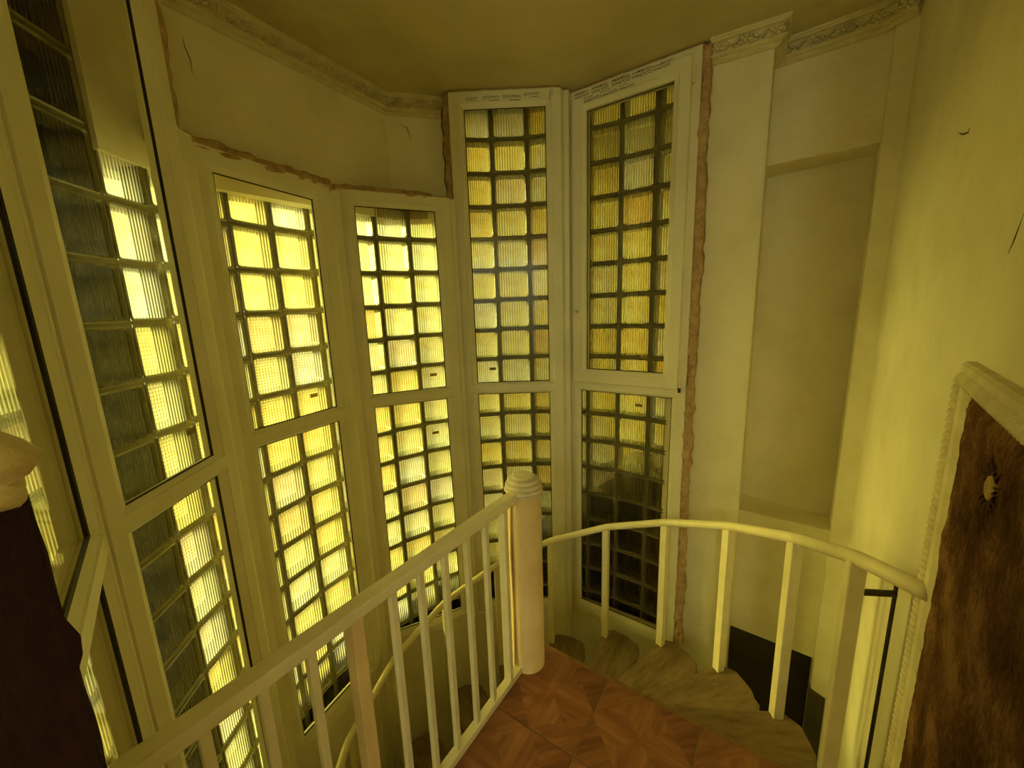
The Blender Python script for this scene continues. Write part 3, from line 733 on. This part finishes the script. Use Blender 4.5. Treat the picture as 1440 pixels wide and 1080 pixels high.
def rope(a, b2, nm):
    a, b2 = Vector(a), Vector(b2); d = (b2 - a).normalized(); L = (b2 - a).length; m_ = int(L / .0165); A_ = Acc()
    u = Vector((0, -1, 0)); s = d.cross(u)
    for i in range(m_):
        c = a + d * (i + .5) * L / m_
        M = Matrix((s, u, d)).transposed() @ Matrix.Rotation(R(28), 3, 'Y')
        A_.add(ellipsoid(c, .0155, .0135, .0068, M, 8, 5))
    ob('rope_moulding', mesh('rope_moulding', A_.v, A_.f, 'gypsum', True), pr, MPn)
rope((.014, -.018, PZ0 + .01), (.014, -.018, PZ1 - .03), 'left'); rope((.03, -.019, PZ1 - .030), (PWD - .02, -.019, PZ1 - .030), 'top')
# pile: softly padded sheet with a pulled-in tuft
nx, nz_ = 60, 110; v, f = [], []; bx_, bz_ = .318, 1.165
for i in range(nx + 1):
    for j in range(nz_ + 1):
        x = .052 + (PWD - .104) * i / nx; z = PZ0 + .052 + (PZ1 - PZ0 - .104) * j / nz_
        ed = min(x - .052, PWD - .052 - x, z - PZ0 - .052, PZ1 - .052 - z); rr_ = math.hypot(x - bx_, z - bz_)
        an = math.atan2(z - bz_, x - bx_)
        y = -.004 - .010 * min(1, ed / .03) - min(1, ed / .04) * (.004 * noise.noise(Vector((x * 22, z * 14, 3))) + .002 * noise.noise(Vector((x * 90, z * 60, 7))))
        y += .012 * math.exp(-(rr_ / .035) ** 2) + .003 * math.sin(an * 22) * math.exp(-((rr_ - .05) / .025) ** 2)
        v.append((x, y, z))
for i in range(nx):
    for j in range(nz_): a = i * (nz_ + 1) + j; f.append((a, a + nz_ + 1, a + nz_ + 2, a + 1))
ob('cloth_padding', mesh('cloth_padding', v, f, 'brown_pile', True), pr, MPn)
v, f = lathe([(0, 0), (.018, 0), (.0205, .004), (.018, .010), (.012, .012), (.007, .007), (.003, .004), (0, .004)], 28)
bo = ob('button', mesh('button', v, f, 'button_tan', True), pr, MPn @ mat4((bx_, -.004, bz_)) @ Matrix.Rotation(R(90), 4, 'X')); pa = Acc()
for k in range(18):
    an = k * 2 * math.pi / 18 + random.uniform(-.06, .06); r1 = random.uniform(.040, .062)
    pa.add(tube([(bx_ + .015 * math.cos(an), -.008, bz_ + .015 * math.sin(an)), (bx_ + .5 * (r1 + .015) * math.cos(an), -.014, bz_ + .5 * (r1 + .015) * math.sin(an)), (bx_ + r1 * math.cos(an), -.012, bz_ + r1 * math.sin(an))], [.0022, .002, .0008], 5))
ob('pleats', mesh('pleats', pa.v, pa.f, 'pleat_brown', True), bo, MPn)
bo['label'] = 'round tan button tufting the brown cloth'

# dark strip built as the shadow line on the wall, with its bracket
sh = empty('shadow_strip', (1.025, .932, -.6)); tag(sh, 'solid dark strip for the shadow line on the bright wall below the handrail end', 'shadow_line', kind='thing')
strip_xy = Vector((1.025, .932))
world_ob('shadow_line', *prism([(strip_xy.x - .0033, strip_xy.y - .0033), (strip_xy.x + .0033, strip_xy.y - .0033), (strip_xy.x + .0033, strip_xy.y + .0033), (strip_xy.x - .0033, strip_xy.y + .0033)], -.6, .70), 'dark_metal', sh)
q0 = bb.lerp(strip_xy, .20)
world_ob('tie_bracket', *tube([(q0.x, q0.y, .655), (strip_xy.x, strip_xy.y, .655)], .009, 8), 'dark_metal', sh)

# ------------------------------------------------------------------ dark cloth pillar with carved cap
pl = empty('cloth_pillar', (-.7, .3, 0)); tag(pl, 'dark maroon cloth-covered pillar with a carved cream cap at the left edge', 'pillar', kind='thing')
poly = [(-.464, .348), (-.515, .387), (-.80, .145), (-.69, -.04)]
v, f = [], []; nzr = 60
ringp = []
for k in range(4):
    a, b2 = Vector(poly[k]), Vector(poly[(k + 1) % 4])
    ringp += [a.lerp(b2, s / 8) for s in range(8)]
cc = Vector((-.66, .20)); K = len(ringp)
for j in range(nzr + 1):
    z = 1.283 * j / nzr
    for i, q in enumerate(ringp):
        g = 1 + .012 * noise.noise(Vector((q.x * 30, q.y * 30, z * 16))) 
        if i == 0: g += .045 * math.exp(-((z - 1.124) / .028) ** 2) - .010
        p_ = cc + (q - cc) * g; v.append((p_.x, p_.y, z))
for j in range(nzr):
    f += [(j * K + i, j * K + (i + 1) % K, (j + 1) * K + (i + 1) % K, (j + 1) * K + i) for i in range(K)]
f += [tuple(range(K))[::-1], tuple(range(nzr * K, nzr * K + K))]
world_ob('cloth_cover', v, f, 'dark_pile', pl)
# carved cap: two overhanging scrolled lips
a_ = Acc(); L0_ = Vector((-.52, .39)); L1_ = Vector((-.82, .02)); dl = (L1_ - L0_).normalized(); K2 = 40
prof = [(0, 1.262), (.010, 1.262), (.024, 1.272), (.026, 1.284), (.012, 1.290), (.030, 1.297), (.040, 1.308), (.034, 1.318), (.018, 1.330), (.002, 1.345), (-.05, 1.350)]
v, f = [], []
outl = []
for k in range(4):
    a, b2 = Vector(poly[k]), Vector(poly[(k + 1) % 4]); outl += [a.lerp(b2, s / 16) for s in range(16)]
K2 = len(outl)
for i, q in enumerate(outl):
    for j, (o_, z) in enumerate(prof):
        u = (q - cc).normalized(); wv = 1 + .35 * noise.noise(Vector((q.x * 28, q.y * 28, j * .35)))
        p_ = q + u * (o_ * wv * .8 - .020); v.append((p_.x, p_.y, z + .018 + .004 * noise.noise(Vector((q.x * 40, q.y * 40, 9)))))
k = len(prof)
for i in range(K2): f += [(i * k + j, ((i + 1) % K2) * k + j, ((i + 1) % K2) * k + j + 1, i * k + j + 1) for j in range(k - 1)]
f += [tuple(i * k for i in range(K2))[::-1], tuple(i * k + k - 1 for i in range(K2))]
world_ob('carved_cap', v, f, 'carved_cap', pl, smooth=True)

# ------------------------------------------------------------------ unseen globe lamp added as fill light behind the landing
m, t, n, l = newmat('fill_glow'); n.remove(n['Principled BSDF'])
em = n.new('ShaderNodeEmission'); em.inputs[0].default_value = (1.0, .96, .52, 1); em.inputs[1].default_value = 48.0; l.new(em.outputs[0], n['Material Output'].inputs[0])
LX, LY, LZ = -1.0, -2.2, 2.12
lp = empty('fill_globe', (LX, LY, LZ)); tag(lp, 'unseen round globe lamp added as fill light in the hall behind the landing', 'lamp', kind='thing')
v, f = ellipsoid((0, 0, 0), .13, .13, .13, None, 24, 14); ob('globe', mesh('globe', v, f, 'fill_glow', True), lp, mat4((LX, LY, LZ)))
world_ob('cord', *tube([(LX, LY, LZ + .15), (LX, LY, ZC - .02)], .004, 8), 'dark_metal', lp)
world_ob('ceiling_rose', *[[(x + LX, y + LY, z + ZC) for x, y, z in q] if i_ == 0 else q for i_, q in enumerate(lathe([(0, -.03), (.02, -.03), (.05, -.012), (.055, -.001), (0, -.001)], 20))], 'gypsum', lp)
world_ob('holder', *[[(x + LX, y + LY, z + LZ) for x, y, z in q] if i_ == 0 else q for i_, q in enumerate(lathe([(0, .125), (.045, .125), (.04, .15), (.012, .17), (0, .17)], 20))], 'dark_metal', lp)

# ------------------------------------------------------------------ cracks in the plaster
def crack(par, pts, r=.0018):
    v, f = tube(pts, [r * (.4 if i in (0, len(pts) - 1) else 1) for i in range(len(pts))], 5); world_ob('crack', v, f, 'dark_metal', par)
def on_seg(a, b2, s, z, off=0):
    a, b2 = Vector(a), Vector(b2); d = (b2 - a).normalized(); q = a.lerp(b2, s) + Vector((d.y, -d.x)) * off; return (q.x, q.y, z)
A_, B_ = (-1.225, 1.70), (-.69, 2.545)
crack(wl, [on_seg(A_, B_, .02, 2.52), on_seg(A_, B_, .025, 2.48), on_seg(A_, B_, .035, 2.45), on_seg(A_, B_, .035, 2.40)])
crack(wl, [on_seg((-.69, 2.545), (-.395, 2.615), .25, 2.56), on_seg((-.69, 2.545), (-.395, 2.615), .4, 2.54), on_seg((-.69, 2.545), (-.395, 2.615), .45, 2.47)], .0022)
crack(wr, [(1.267, 1.188, 1.893), (1.238, 1.149, 1.875), (1.202, 1.103, 1.862), (1.197, 1.097, 1.87)], .0022)
crack(wr, [(.841, .668, 1.577), (.857, .686, 1.541), (.875, .706, 1.518)], .0016)
M4 = WIN[4][1]
crack(wl, [tuple(M4 @ Vector((-.046 + .006 * math.sin(k * 2.1), .028, 2.13 + .05 * k))) for k in range(11)], .004)
print('objects', len(bpy.data.objects))
